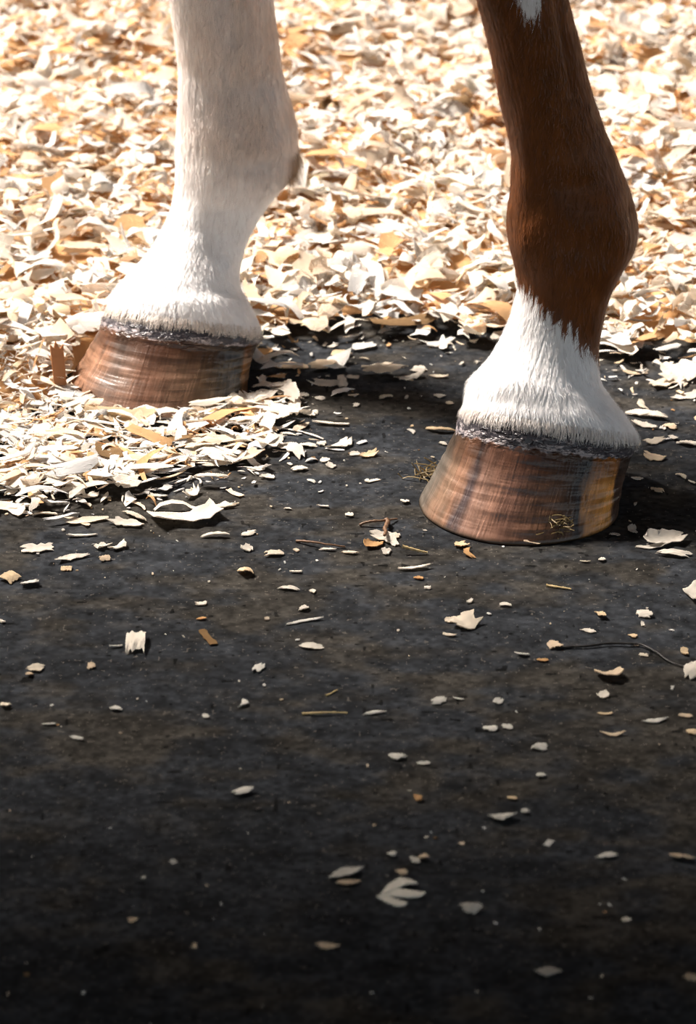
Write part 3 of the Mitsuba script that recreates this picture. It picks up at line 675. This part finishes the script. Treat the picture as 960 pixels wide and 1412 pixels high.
# ------------------------------------------------------------------ loose chips on the mat, shavings like those in the bed, each with its two ends on the floor
# (x0, y0, x1, y1, width mm, tone, taper, bend, label or None)
CHIPS = [
    (212, 724, 302, 710, 24, 0, .1, .6, 'largest pale flake with a frayed upper edge, on the mat below the bed'),
    (290, 702, 328, 699, 5, 1, .4, .4, 'thin strip poking out beyond the frayed flake'),
    (93, 722, 145, 717, 8, 1, .5, .4, None), (150, 722, 197, 726, 10, 0, .3, .4, None), (172, 706, 198, 721, 6, 1, .4, .6, None), (33, 664, 56, 707, 6, 1, .2, .4, 'long straight strip hanging off the left end of the bed onto the mat'),
    (42, 710, 80, 712, 5, 1, .5, .3, None), (93, 741, 132, 739, 3, 0, .4, .3, None), (30, 761, 75, 757, 10, 0, .2, .3, 'broad white ragged flake at the left edge below the bed'), (74, 776, 118, 765, 8, 0, .7, .5, 'pale winged flake with a long pointed end'),
    (131, 758, 150, 751, 9, 0, .3, .5, None), (155, 760, 174, 753, 6, 0, .3, 1., None), (137, 774, 152, 772, 4, 2, .2, .3, None), (84, 786, 99, 786, 5, 5, .0, .3, 'small orange tan oblong chip under the winged flake'),
    (5, 803, 21, 796, 11, 5, .0, .3, 'square tan chip at the far left edge of the mat'), (29, 809, 53, 804, 9, 4, .4, .4, 'white ragged chip beside the square tan chip at the left edge'), (278, 741, 314, 740, 4, 0, .4, .4, None),
    (333, 740, 353, 735, 5, 0, .4, .4, None), (335, 761, 346, 757, 7, 0, .3, .4, None), (365, 766, 390, 765, 7, 1, .3, .8, 'pale folded chip with a dark underside, left of the straw cluster'),
    (329, 792, 348, 789, 11, 5, .1, .8, 'thick tan lump alone on the mat'), (440, 759, 463, 760, 3, 0, .5, .3, None), (472, 763, 494, 765, 3, 1, .5, .3, None), (400, 790, 416, 790, 3, 0, .5, .3, None), (384, 812, 412, 814, 4, 0, .6, .4, None),
    (427, 817, 435, 816, 6, 0, .4, .4, None), (413, 843, 427, 838, 6, 0, .5, .4, None), (396, 861, 448, 853, 3, 4, .4, .2, 'long thin white sliver on the mat, upper of two in the centre left'), (413, 893, 449, 895, 5, 0, .6, .4, 'white curved splinter below the long thin sliver'),
    (174, 890, 200, 890, 23, 0, .0, .15, 'square pale chip lying alone on the open mat'), (151, 894, 168, 892, 2, 4, .4, .2, None), (37, 926, 63, 923, 7, 1, .7, .4, None), (36, 932, 46, 932, 5, 2, .3, .3, None), (120, 921, 131, 920, 6, 2, .3, .3, None),
    (270, 835, 287, 833, 4, 0, .4, .4, None), (271, 855, 284, 854, 4, 3, .4, .4, None), (352, 928, 360, 919, 6, 4, .4, .4, None), (151, 979, 168, 980, 5, 4, .6, .3, None), (0, 975, 15, 975, 8, 1, .6, .4, None), (59, 1000, 77, 1000, 3, 4, .5, .3, None),
    (334, 977, 340, 968, 4, 4, .4, .3, None), (97, 1017, 115, 1022, 3, 4, .5, .3, None), (280, 991, 288, 988, 5, 4, .4, .3, None), (278, 872, 296, 890, 5, 6, .1, .1, 'dull brown dusty strip lying flat on the open mat'),
    (627, 868, 657, 856, 15, 1, .35, .6, 'tan cream flake with a notched top, below the striped hoof'), (610, 858, 632, 855, 6, 1, .6, .5, 'narrow cream chip touching the notched flake'), (611, 876, 629, 878, 3, 1, .5, .3, None),
    (549, 787, 596, 783, 5, 0, .6, .3, 'white paddle shaped splinter with a thin tail'), (573, 797, 584, 800, 4, 3, .4, .3, None), (585, 812, 594, 812, 3, 0, .2, .3, None), (645, 830, 651, 832, 5, 0, .4, .3, None), (689, 835, 705, 836, 4, 0, .5, .3, None),
    (825, 773, 836, 774, 6, 0, .4, .4, None), (800, 775, 814, 776, 2, 1, .4, .3, None), (867, 734, 878, 733, 8, 0, .3, .4, None), (842, 737, 856, 739, 4, 4, .3, .3, None),
    (893, 752, 945, 741, 19, 0, .5, .4, 'big jagged pale flake right of the striped hoof'), (880, 757, 922, 755, 4, 0, .4, .3, 'thin strip along the lower edge of the big jagged flake'), (908, 764, 952, 768, 7, 0, .4, .5, 'white wavy chip below the big jagged flake'),
    (950, 830, 966, 806, 13, 0, .6, .6, 'white spiky flake cut by the right edge'), (879, 845, 897, 853, 9, 0, .5, .5, 'white oval chip on the right above the dark hair'), (884, 862, 889, 862, 5, 0, .3, .3, None), (823, 851, 833, 850, 10, 5, .1, .3, 'small square tan chip right of centre'),
    (803, 869, 823, 873, 4, 0, .5, .3, None), (867, 876, 880, 880, 4, 5, .4, .3, None), (757, 896, 772, 889, 8, 2, .4, .8, 'tan curled chip at the left end of the dark hair'), (741, 912, 757, 912, 4, 3, .5, .3, None), (711, 904, 731, 905, 4, 4, .5, .4, None),
    (880, 903, 895, 905, 4, 1, .4, .4, None), (939, 902, 950, 901, 7, 5, .4, .5, 'rounded orange tan chip above the dark hair near the right edge'), (943, 928, 967, 937, 13, 0, .4, .6, 'white chip at the right edge where the dark hair ends'),
    (823, 937, 858, 933, 13, 2, .3, 1.2, 'pinkish tan bent flake below the dark hair'), (825, 958, 839, 963, 7, 0, .5, .4, None), (595, 973, 615, 965, 6, 4, .5, .4, None), (624, 964, 640, 966, 2, 4, .5, .3, None), (684, 972, 690, 965, 5, 4, .5, .3, None),
    (502, 986, 530, 982, 3, 4, .5, .3, None), (669, 1004, 686, 1008, 7, 4, .4, .5, None), (692, 1003, 707, 1005, 5, 4, .5, .3, None), (737, 1036, 752, 1028, 8, 4, .6, .4, None), (534, 1044, 559, 1046, 8, 4, .6, .4, None), (575, 1054, 592, 1054, 4, 4, .5, .3, None),
    (887, 997, 920, 994, 4, 4, .6, .3, None), (830, 1014, 861, 1015, 3, 2, .5, .5, None), (825, 985, 844, 986, 2, 5, .4, .3, None), (937, 988, 955, 990, 3, 2, .4, .3, None), (945, 1010, 965, 1012, 6, 5, .4, .4, None),
    (627, 755, 643, 751, 8, 5, .3, .7, 'thick tan chip just below the striped hoof'), (640, 760, 647, 771, 4, 3, .2, .5, 'small rust brown bit hanging below the thick tan chip'),
    (504, 751, 526, 756, 12, 3, .4, 1.2, 'orange lined curled flake on the left of the chip cluster'), (514, 740, 555, 751, 10, 0, .5, .5, 'white jagged flake in the middle of the chip cluster'), (540, 744, 549, 738, 6, 1, .5, .4, None), (526, 763, 539, 763, 8, 0, .5, .4, 'small round white chip under the chip cluster'),
    (438, 699, 454, 700, 3, 0, .5, .3, None), (480, 714, 484, 709, 5, 0, .5, .3, None), (392, 702, 403, 703, 3, 0, .5, .3, None), (553, 694, 564, 693, 5, 0, .5, .3, None),
    (322, 1098, 345, 1090, 8, 4, .6, .4, None), (675, 1130, 712, 1129, 11, 4, .75, .4, 'pale oval flake in the dim foreground, right of centre'), (452, 1212, 497, 1199, 8, 4, .7, .4, 'slim pale flake left of the leaf shaped flake in the dark foreground'), (462, 1220, 495, 1218, 5, 2, .7, .3, None),
    (632, 1256, 665, 1258, 9, 4, .7, .4, 'pale oval flake right of the leaf shaped flake in the dark foreground'), (822, 1183, 852, 1181, 5, 4, .6, .4, None), (925, 1183, 957, 1187, 7, 2, .6, .4, None), (177, 1271, 190, 1270, 5, 2, .5, .3, None), (738, 1342, 772, 1342, 8, 4, .7, .3, None), (942, 1350, 964, 1350, 6, 2, .6, .3, None),
    (570, 1104, 582, 1102, 8, 3, .4, .5, 'small rust brown lump in the dim foreground'), (436, 1306, 466, 1307, 5, 2, .7, .3, None), (740, 1071, 753, 1071, 5, 4, .5, .3, None), (718, 1121, 730, 1120, 5, 4, .5, .3, None), (568, 1190, 577, 1186, 7, 4, .5, .5, None), (580, 1188, 587, 1183, 6, 2, .5, .5, None), (535, 1182, 543, 1178, 5, 4, .5, .5, None), (548, 1206, 560, 1203, 6, 2, .5, .5, None), (700, 1102, 713, 1103, 4, 5, .5, .3, None),
    # the clear mat between the hooves
    (435, 584, 488, 588, 6, 0, .5, .3, 'long pale splinter alone in the gap between the hooves'), (457, 622, 486, 608, 10, 0, .5, .5, 'cream flake tilted up to the right, below the long splinter'), (482, 629, 497, 627, 4, 0, .4, .4, None), (495, 631, 521, 627, 7, 5, .3, 1.2, 'orange tan curled chip between the hooves'),
    (588, 595, 627, 598, 5, 5, .5, .6, 'tan curved chip just left of the striped hoof'), (607, 614, 614, 612, 7, 0, .3, .3, None), (498, 518, 558, 521, 17, 1, .5, .5, 'large cream flake at the near edge of the bed between the legs'), (546, 524, 585, 520, 8, 0, .5, .5, 'pale flake overlapping the right end of the large cream flake'),
    (510, 508, 540, 504, 8, 1, .5, .5, None), (567, 510, 588, 512, 10, 0, .4, .5, None), (593, 521, 620, 521, 5, 1, .6, .5, None), (426, 529, 468, 533, 7, 0, .3, .4, 'pale oblong flake behind the long splinter'), (470, 519, 474, 534, 6, 0, .1, .3, None), (479, 521, 495, 522, 6, 0, .5, .3, None),
    (522, 550, 540, 547, 6, 1, .5, .5, None), (487, 560, 496, 560, 7, 0, .4, .3, None), (599, 545, 613, 549, 6, 4, .5, .3, None), (615, 556, 625, 559, 4, 1, .5, .3, None), (433, 551, 449, 551, 5, 0, .5, .3, None), (412, 547, 426, 547, 7, 0, .4, .4, None), (481, 547, 495, 546, 4, 1, .5, .3, None),
    (413, 568, 431, 577, 7, 0, .6, .4, None), (432, 571, 438, 570, 6, 0, .4, .3, None), (388, 615, 424, 635, 10, 0, .5, .5, 'pale pointed flake at the right tip of the bed beside the white leg'), (402, 649, 424, 648, 6, 0, .6, .4, None), (413, 616, 438, 616, 7, 0, .5, .4, None), (443, 634, 452, 639, 7, 0, .4, .3, None), (452, 646, 459, 642, 6, 0, .4, .3, None),
    (397, 642, 403, 641, 5, 0, .4, .3, None), (424, 662, 435, 667, 3, 4, .5, .3, None), (441, 616, 446, 611, 6, 0, .4, .3, None), (360, 658, 378, 660, 6, 0, .5, .4, None), (503, 665, 509, 665, 4, 0, .4, .3, None), (565, 593, 573, 599, 3, 4, .5, .3, None), (340, 649, 365, 648, 5, 0, .5, .4, None),
    (434, 514, 463, 500, 13, 2, .3, .9, 'tan bent flake behind the white hoof heel'), (459, 494, 482, 489, 9, 5, .4, .9, None), (378, 506, 430, 508, 10, 2, .4, .6, 'long dull tan flake behind the heel of the white leg'),
    # right of the chestnut leg
    (861, 569, 918, 577, 11, 0, .4, .4, 'long white flake just right of the striped hoof'), (873, 585, 905, 592, 5, 0, .5, .5, None), (885, 614, 916, 608, 6, 1, .4, .8, 'curved pale strip right of the striped hoof'), (889, 632, 916, 634, 9, 2, .5, .5, None), (933, 612, 964, 615, 8, 0, .5, .4, 'white flake cut by the right edge, level with the striped hoof'),
    (880, 557, 890, 567, 5, 1, .3, .4, None), (900, 675, 916, 680, 7, 2, .6, .4, None), (932, 655, 948, 661, 3, 1, .4, .9, None), (950, 664, 958, 669, 4, 0, .5, .3, None), (872, 660, 887, 662, 4, 0, .5, .3, None), (862, 620, 884, 616, 4, 2, .4, .4, None), (914, 587, 934, 592, 6, 2, .5, .5, None),
    (902, 522, 962, 520, 30, 0, .3, .9, 'large pale curled sheet at the right edge of the bed'), (892, 535, 939, 525, 13, 1, .4, .6, 'pale flake leaning on the large curled sheet at the right edge'), (926, 550, 966, 546, 9, 0, .4, .5, 'flat pale strip under the large curled sheet'),
    # lying around the pale leg's hoof
    (199, 601, 241, 642, 5, 0, .3, .9, 'long curved strip below the ringed hoof'), (252, 627, 342, 616, 20, 1, .5, .5, 'largest cream flake lying in front of the ringed hoof'), (270, 646, 336, 635, 8, 0, .5, .7, 'curved pale strip under the largest cream flake'), (135, 645, 181, 654, 13, 0, .3, .4, 'broad white flake in front of the ringed hoof'),
    (150, 679, 194, 679, 14, 0, .4, .4, 'broad pale flake at the front edge of the bed'), (71, 685, 99, 644, 8, 0, .2, .4, 'straight pale strip leaning at the front of the bed'), (89, 690, 103, 657, 6, 0, .2, .4, None), (106, 692, 138, 682, 8, 0, .4, .4, None), (268, 671, 314, 671, 6, 0, .3, .4, 'thin pale strip on the mat right of the bed front'),
    (206, 687, 229, 687, 6, 0, .2, .3, None), (257, 682, 271, 680, 7, 0, .2, .3, None),
]
OVER = [  # these lie on the bed against the hooves: x0, y0, x1, y1, height above the floor, width mm, tone, taper, bend, roll, label
    (122, 573, 214, 575, 0.006, 15, 5, .5, .5, .5, 'long tan curled flake leaning on the toe of the ringed hoof'),
    (234, 565, 290, 557, 0.007, 14, 2, .5, .7, .4, 'tan flake pressed against the ringed hoof'),
    (262, 556, 314, 549, 0.014, 7, 0, .5, .4, .2, 'narrow white strip across the ringed hoof'),
    (274, 568, 320, 589, 0.006, 16, 0, .75, .8, .2, 'white leaf shaped flake under the ringed hoof'),
    (318, 545, 334, 553, 0.012, 7, 1, .3, 1.4, .3, 'small curl hooked over the heel of the ringed hoof'),
    (352, 552, 412, 575, 0.007, 13, 0, .5, .6, .2, 'white flake beside the heel of the ringed hoof'),
    (380, 522, 410, 545, 0.009, 12, 0, .5, 1.0, .4, 'upturned pale curl behind the heel of the ringed hoof'),
    (96, 548, 116, 572, 0.010, 6, 1, .3, .7, .4, 'narrow curled strip at the toe of the ringed hoof'),
]


def chip_batch(items, heights=None):
    n = len(items)
    rr = np.random.default_rng(77)
    a = np.array([on_plane(c[0], c[1], z=0 if heights is None else heights[i]) for i, c in enumerate(items)])
    b = np.array([on_plane(c[2], c[3], z=0 if heights is None else heights[i]) for i, c in enumerate(items)])
    d = b - a
    L = np.linalg.norm(d, axis=1)
    tone = np.array([c[5] for c in items])
    return dict(L=L * 1.04, W=np.array([c[4] for c in items]) * 1e-3, bend=np.array([c[7] for c in items]) * rr.choice([1, 1, -1], n) * rr.uniform(0.8, 1.2, n), cross=rr.uniform(0.2, 1.0, n) * rr.choice([-1, 1], n), twist=rr.normal(0, 0.18, n),
                jag=np.array([0.04 if c[6] < 0.15 else 0.45 for c in items]), taper=np.array([c[6] for c in items]), th=rr.uniform(0.0003, 0.0007, n), sway=rr.normal(0, 0.08, n), yaw=np.arctan2(d[:, 1], d[:, 0]), pitch=rr.normal(0, 0.05, n), roll=rr.normal(0, 0.14, n),
                col=np.clip(TONES[tone] * rr.uniform(0.78, 0.93, (n, 1)) * [1.0, 0.965, 0.90], 0, 0.88), pos=(a + b) / 2, seed=9, rest=heights is None)


HUES = ('pale', 'cream', 'dull tan', 'rust orange', 'greyish white', 'orange tan', 'brown')


def loose_label(c):
    """Hue, form and place of a small chip that has no label of its own."""
    x, y = (c[0] + c[2]) / 2, (c[1] + c[3]) / 2
    form = 'sliver' if c[4] * 1e-3 < 0.35 * math.hypot(c[2] - c[0], (c[3] - c[1]) * 2.4) * MM else 'chip'
    place = ('in the dark foreground' if y > 1090 else f"in the dim front of the mat, {'left' if x < 480 else 'right'} half" if y > 950 else 'on the mat between the hooves' if y < 700 and 330 < x < 640 else 'on the mat right of the striped hoof' if y < 745 and x > 820
             else 'on the mat just below the bed at left' if x < 330 and y < 800 else 'on the open mat at left' if x < 330 else 'on the mat left of the chip cluster' if x < 500 else 'on the mat below the striped hoof' if x < 740 else 'on the mat near the dark strand')
    return f'small {HUES[c[5]]} wood {form} {place}', f'small {HUES[c[5]]} {form}s {place}'


ch = chip_batch(CHIPS)
CV, CF, CUV, CC = flakes(ch, 9, 5)
for i, c in enumerate(CHIPS):
    key = numbered('wood_chip')
    V = CV[i].copy()
    V[:, 2] += 0.0004 + (0.006 if c[1] < 712 and c[0] < 345 and c[3] > 610 and c[8] and 'bed' in c[8] else 0)
    if c[8] and ('ringed hoof' in c[8] or 'cream flake' in c[8] and c[4] > 15):
        V[:, 2] += 0.004
    scene[key] = mikit.ply((V, CF), 'wood_grain', smooth=True, uv=CUV, color=CC[i])
    if c[8]:
        tag(key, c[8], 'wood chip')
    else:
        lab, grp = loose_label(c)
        tag(key, lab, 'wood chip', grp)
ov = [(c[0], c[1], c[2], c[3], c[5], c[6], c[7], c[8]) for c in OVER]
oc = chip_batch(ov, [c[4] for c in OVER])
oc['roll'] = np.array([c[9] for c in OVER])
OV, OF, OUV, OC = flakes(oc, 9, 5)
for i, c in enumerate(OVER):
    key = numbered('wood_chip')
    scene[key] = mikit.ply((OV[i], OF), 'wood_grain', smooth=True, uv=OUV, color=OC[i])
    tag(key, c[10], 'wood chip')


# the three-lobed flake in the dark foreground
def lobed_flake():
    def P(px, py, z=0.001):
        return on_plane(px, py, z=z)
    lobes = []
    for pts, z in (([(524, 1238), (536, 1222), (552, 1213), (566, 1216), (575, 1220), (560, 1221), (543, 1228)], 0.0016), ([(523, 1240), (538, 1226), (556, 1228), (586, 1232), (578, 1237), (562, 1238), (540, 1236)], 0.0010), ([(520, 1236), (532, 1236), (548, 1241), (561, 1245), (556, 1249), (546, 1249), (533, 1244)], 0.0006)):
        xy = [P(*p)[:2] for p in pts]
        poly = Polygon(xy).buffer(0.0003, join_style=1)
        m = trimesh.creation.extrude_polygon(poly, 0.0008, engine='earcut')
        m.apply_translation([0, 0, z])
        lobes.append(manifold(m.vertices, m.faces))
    return lobes[0] + lobes[1] + lobes[2]


scene['leaf_flake'] = mikit.ply(lobed_flake(), {'type': 'diffuse', 'reflectance': {'type': 'rgb', 'value': [0.70, 0.66, 0.58]}})
tag('leaf_flake', 'pale three lobed leaf shaped flake in the dark foreground', 'wood flake')


# ------------------------------------------------------------------ straws, twigs, the dark hair, hay
def tube(points, radii, sides=7):
    p = np.asarray(points, float)
    t = np.gradient(p, axis=0)
    t /= np.linalg.norm(t, axis=1, keepdims=True) + 1e-12
    a = np.cross(t, [0, 0, 1.0])
    a /= np.linalg.norm(a, axis=1, keepdims=True) + 1e-12
    b = np.cross(t, a)
    ang = np.arange(sides) * 2 * np.pi / sides
    v = p[:, None] + np.broadcast_to(radii, (len(p),))[:, None, None] * (np.cos(ang)[None, :, None] * a[:, None] + np.sin(ang)[None, :, None] * b[:, None])
    return grid_mesh(v)


def line(pts, rad, n=24, wob=0.0, seed=0):
    ctrl = np.array([on_plane(x, y, z=rad + z) for x, y, z in pts])
    t = np.linspace(0, 1, len(ctrl))
    p = PchipInterpolator(t, ctrl, axis=0)(np.linspace(0, 1, n))
    rr = np.random.default_rng(seed)
    p[:, :2] += np.cumsum(rr.normal(0, wob, (n, 2)), 0)
    return tube(p, rad * (0.75 + 0.4 * rr.random(n)) * np.linspace(1.0, 0.6, n))


for nm, colr in (('straw_skin', (0.55, 0.40, 0.19)), ('twig_bark', (0.16, 0.085, 0.045)), ('dark_fibre', (0.008, 0.006, 0.005)), ('hay_fibre', (0.20, 0.14, 0.06)), ('bark_red', (0.34, 0.13, 0.04))):
    scene[nm] = {'type': 'twosided', 'bsdf': {'type': 'principled', 'base_color': {'type': 'rgb', 'value': list(colr)}, 'roughness': 0.55}}
for pts, rad, matl, lab in (
        ([(555, 753, 0.004), (573, 758, 0.002), (590, 762, 0)], 0.0011, 'straw_skin', 'golden straw sticking out of the chip cluster to the right'),
        ([(417, 984, 0), (450, 983, 0.001), (480, 984, 0)], 0.0008, 'straw_skin', 'dull straw lying level on the open mat in the dim middle'),
        ([(450, 959, 0), (467, 952, 0)], 0.0006, 'straw_skin', 'short straw bit above the dull level straw'),
        ([(754, 807, 0), (789, 813, 0)], 0.0009, 'straw_skin', 'short tan straw below the hay clump'),
        ([(752, 892, 0), (752.5, 892, 0)], 0.0002, 'straw_skin', None)):
    if lab:
        key = numbered('straw')
        scene[key] = mikit.ply(line(pts, rad, 14, 0.0001, len(key)), matl, smooth=50)
        tag(key, lab, 'straw')
for pts, rad, lab in (([(409, 746, 0), (440, 748, 0.002), (480, 754, 0)], 0.0009, 'long thin brown twig left of the chip cluster'), ([(496, 724, 0), (520, 718, 0.003), (548, 716, 0)], 0.0010, 'brown twig above the chip cluster'), ([(533, 717, 0.001), (534, 738, 0.004)], 0.0017, 'short stubby brown stick touching the chip cluster')):
    key = numbered('twig')
    scene[key] = mikit.ply(line(pts, rad, 26, 0.00022, len(lab)), 'twig_bark', smooth=50)
    tag(key, lab, 'twig')
scene['dark_hair'] = mikit.ply(line([(768, 893, 0), (800, 892, 0.0005), (845, 887, 0.001), (880, 888, 0.001), (905, 898, 0.001), (930, 914, 0.0005), (975, 926, 0)], 0.0008, 60, 0.0001, 4), 'dark_fibre', smooth=50)
tag('dark_hair', 'long dark wavy strand lying across the mat at the right', 'strand')


def hay(cx, cy, spread, count, seed, z0=0.0, ln=(0.012, 0.03)):
    rr = np.random.default_rng(seed)
    vs, fs, off = [], [], 0
    c = on_plane(cx, cy, z=z0)
    for _ in range(count):
        o = c + rr.normal(0, 1, 3) * spread
        d = rr.normal(0, 1, 3) * [1, 1, 0.55]
        d /= np.linalg.norm(d)
        L = rr.uniform(*ln) / 2
        bendv = rr.normal(0, 0.5, 3) * L
        p = np.array([o - d * L, o + bendv * 0.6, o + d * L])
        p = PchipInterpolator([0, 0.5, 1], p, axis=0)(np.linspace(0, 1, 6))
        p[:, 2] = np.maximum(np.abs(p[:, 2]), 0.0006)
        v, f = tube(p, rr.uniform(0.00022, 0.0005), 4)
        vs.append(v)
        fs.append(f + off)
        off += len(v)
    return np.vstack(vs), np.vstack(fs)


scene['hay_wisp'] = mikit.ply(hay(768, 728, [0.0042, 0.002, 0.0036], 90, 4, 0.008, (0.006, 0.015)), 'hay_fibre')
tag('hay_wisp', 'small tangled clump of brown hay against the front of the striped hoof', 'hay', kind='stuff')
scene['hay_wisp_001'] = mikit.ply(hay(597, 655, [0.005, 0.006, 0.0015], 26, 6, 0.002, (0.010, 0.026)), 'hay_fibre')
tag('hay_wisp_001', 'thin wisp of hay behind the toe of the striped hoof', 'hay', kind='stuff')
key = numbered('wood_chip')
under = chip_batch([(725, 752, 787, 743, 7, 2, .6, .5, None)])
v_, f_, uv_, c_ = flakes(under, 9, 5)
scene[key] = mikit.ply((v_[0] + [0, 0, 0.001], f_), 'wood_grain', smooth=True, uv=uv_, color=c_[0])
tag(key, 'thin tan sliver along the foot of the striped hoof under the hay clump', 'wood chip')
# the red-brown bark splinter standing at the toe of the pale leg's hoof
a, b = on_plane(82, 533, y=0.185), on_plane(81, 489, y=0.185)
pr = trimesh.creation.extrude_polygon(Polygon([(-0.0045, -0.012), (0.004, -0.012), (0.0042, 0.018), (0.0015, 0.015), (-0.001, 0.021), (-0.0025, 0.016), (-0.005, 0.019)]), 0.0014, engine='earcut')
pr.apply_transform(trimesh.transformations.rotation_matrix(math.pi / 2 - 0.2, [1, 0, 0]))
pr.apply_transform(trimesh.transformations.rotation_matrix(0.35, [0, 0, 1]))
pr.apply_translation((a + b) / 2)
scene['bark_splinter'] = mikit.ply(pr, 'bark_red')
tag('bark_splinter', 'red brown bark splinter standing upright at the toe of the ringed hoof', 'splinter')

# ------------------------------------------------------------------ crumbs of sawdust on the mat
rr = np.random.default_rng(40)
n = 11000
cxy = np.column_stack([rr.uniform(-0.9, 0.9, n), rr.uniform(-0.9, 0.62, n)])
d_, _ = bed_depth(cxy[:, 0], cxy[:, 1])
ok = (d_ < 0.01) & (rr.random(n) < np.clip(0.11 + 0.9 * np.exp(-np.maximum(-d_, 0) / 0.045), 0, 1)) & (np.hypot(cxy[:, 0] - baseB[0], cxy[:, 1] - baseB[1]) > 0.067) & (np.hypot(cxy[:, 0] - baseA[0], cxy[:, 1] - baseA[1]) > 0.067)
cxy = cxy[ok]
n = len(cxy)
L = rr.lognormal(math.log(0.0016), 0.6, n)
cr = dict(L=L, W=L * rr.uniform(0.25, 0.9, n), bend=rr.uniform(-0.6, 0.6, n), cross=rr.uniform(-0.5, 0.5, n), twist=0 * L, jag=0.2 + 0 * L, taper=rr.random(n) * 0.6, th=rr.uniform(0.0003, 0.0008, n), sway=0 * L, yaw=rr.uniform(0, 6.28, n), pitch=rr.normal(0, 0.08, n), roll=rr.normal(0, 0.15, n),
          col=TONES[rr.choice(7, n, p=[0.36, 0.2, 0.13, 0.05, 0.17, 0.06, 0.03])] * rr.uniform(0.55, 1.0, (n, 1)), pos=np.column_stack([cxy, 0.0002 + 0 * L]), seed=13, rest=True)
V, F, UV, C = flakes(cr, 3, 2)
n2 = 9000
sxy = np.column_stack([rr.uniform(-0.5, 0.6, n2), rr.uniform(-0.15, 0.62, n2)])
d2_, _ = bed_depth(sxy[:, 0], sxy[:, 1])
ok = (d2_ < 0.012) & (rr.random(n2) < np.where(sxy[:, 0] > 0.15, 0.9, 0.5) * np.exp(-np.maximum(-d2_, 0) / np.where(sxy[:, 0] > 0.15, 0.055, 0.020))) & (np.hypot(sxy[:, 0] - baseB[0], sxy[:, 1] - baseB[1]) > 0.070) & (np.hypot(sxy[:, 0] - baseA[0], sxy[:, 1] - baseA[1]) > 0.070)
sxy = sxy[ok]
n2 = len(sxy)
L2 = np.minimum(rr.lognormal(math.log(0.0055), 0.5, n2), 0.016)
shreds = dict(L=L2, W=L2 * rr.uniform(0.12, 0.5, n2), bend=rr.uniform(-1.0, 1.0, n2), cross=rr.uniform(-0.8, 0.8, n2), twist=rr.normal(0, 0.3, n2), jag=0.3 + 0 * L2, taper=rr.random(n2) * 0.8, th=rr.uniform(0.0002, 0.0004, n2), sway=rr.normal(0, 0.08, n2), yaw=rr.uniform(0, 6.28, n2),
              pitch=rr.normal(0, 0.08, n2), roll=rr.normal(0, 0.15, n2), col=TONES[rr.choice(7, n2, p=[0.34, 0.25, 0.15, 0.05, 0.10, 0.08, 0.03])] * rr.uniform(0.6, 1.0, (n2, 1)), pos=np.column_stack([sxy, 0.0003 + 0.002 * rr.random(n2) ** 3]), seed=14, rest=True)
V2, F2, UV2, C2 = flakes(shreds, 4, 2)
scene['sawdust_crumbs__shreds'] = mikit.ply((V2.reshape(-1, 3), (F2[None] + (np.arange(n2) * V2.shape[1])[:, None, None]).reshape(-1, 3)), 'wood', smooth=True, color=C2.reshape(-1, 3))
tag('sawdust_crumbs__shreds', 'thin short shreds along the edge of the bed', kind='stuff')
k = V.shape[1]
scene['sawdust_crumbs'] = mikit.ply((V.reshape(-1, 3), (F[None] + (np.arange(n) * k)[:, None, None]).reshape(-1, 3)), 'wood', color=C.reshape(-1, 3))
tag('sawdust_crumbs', 'fine pale sawdust crumbs sprinkled over the dark mat', 'sawdust', kind='stuff')
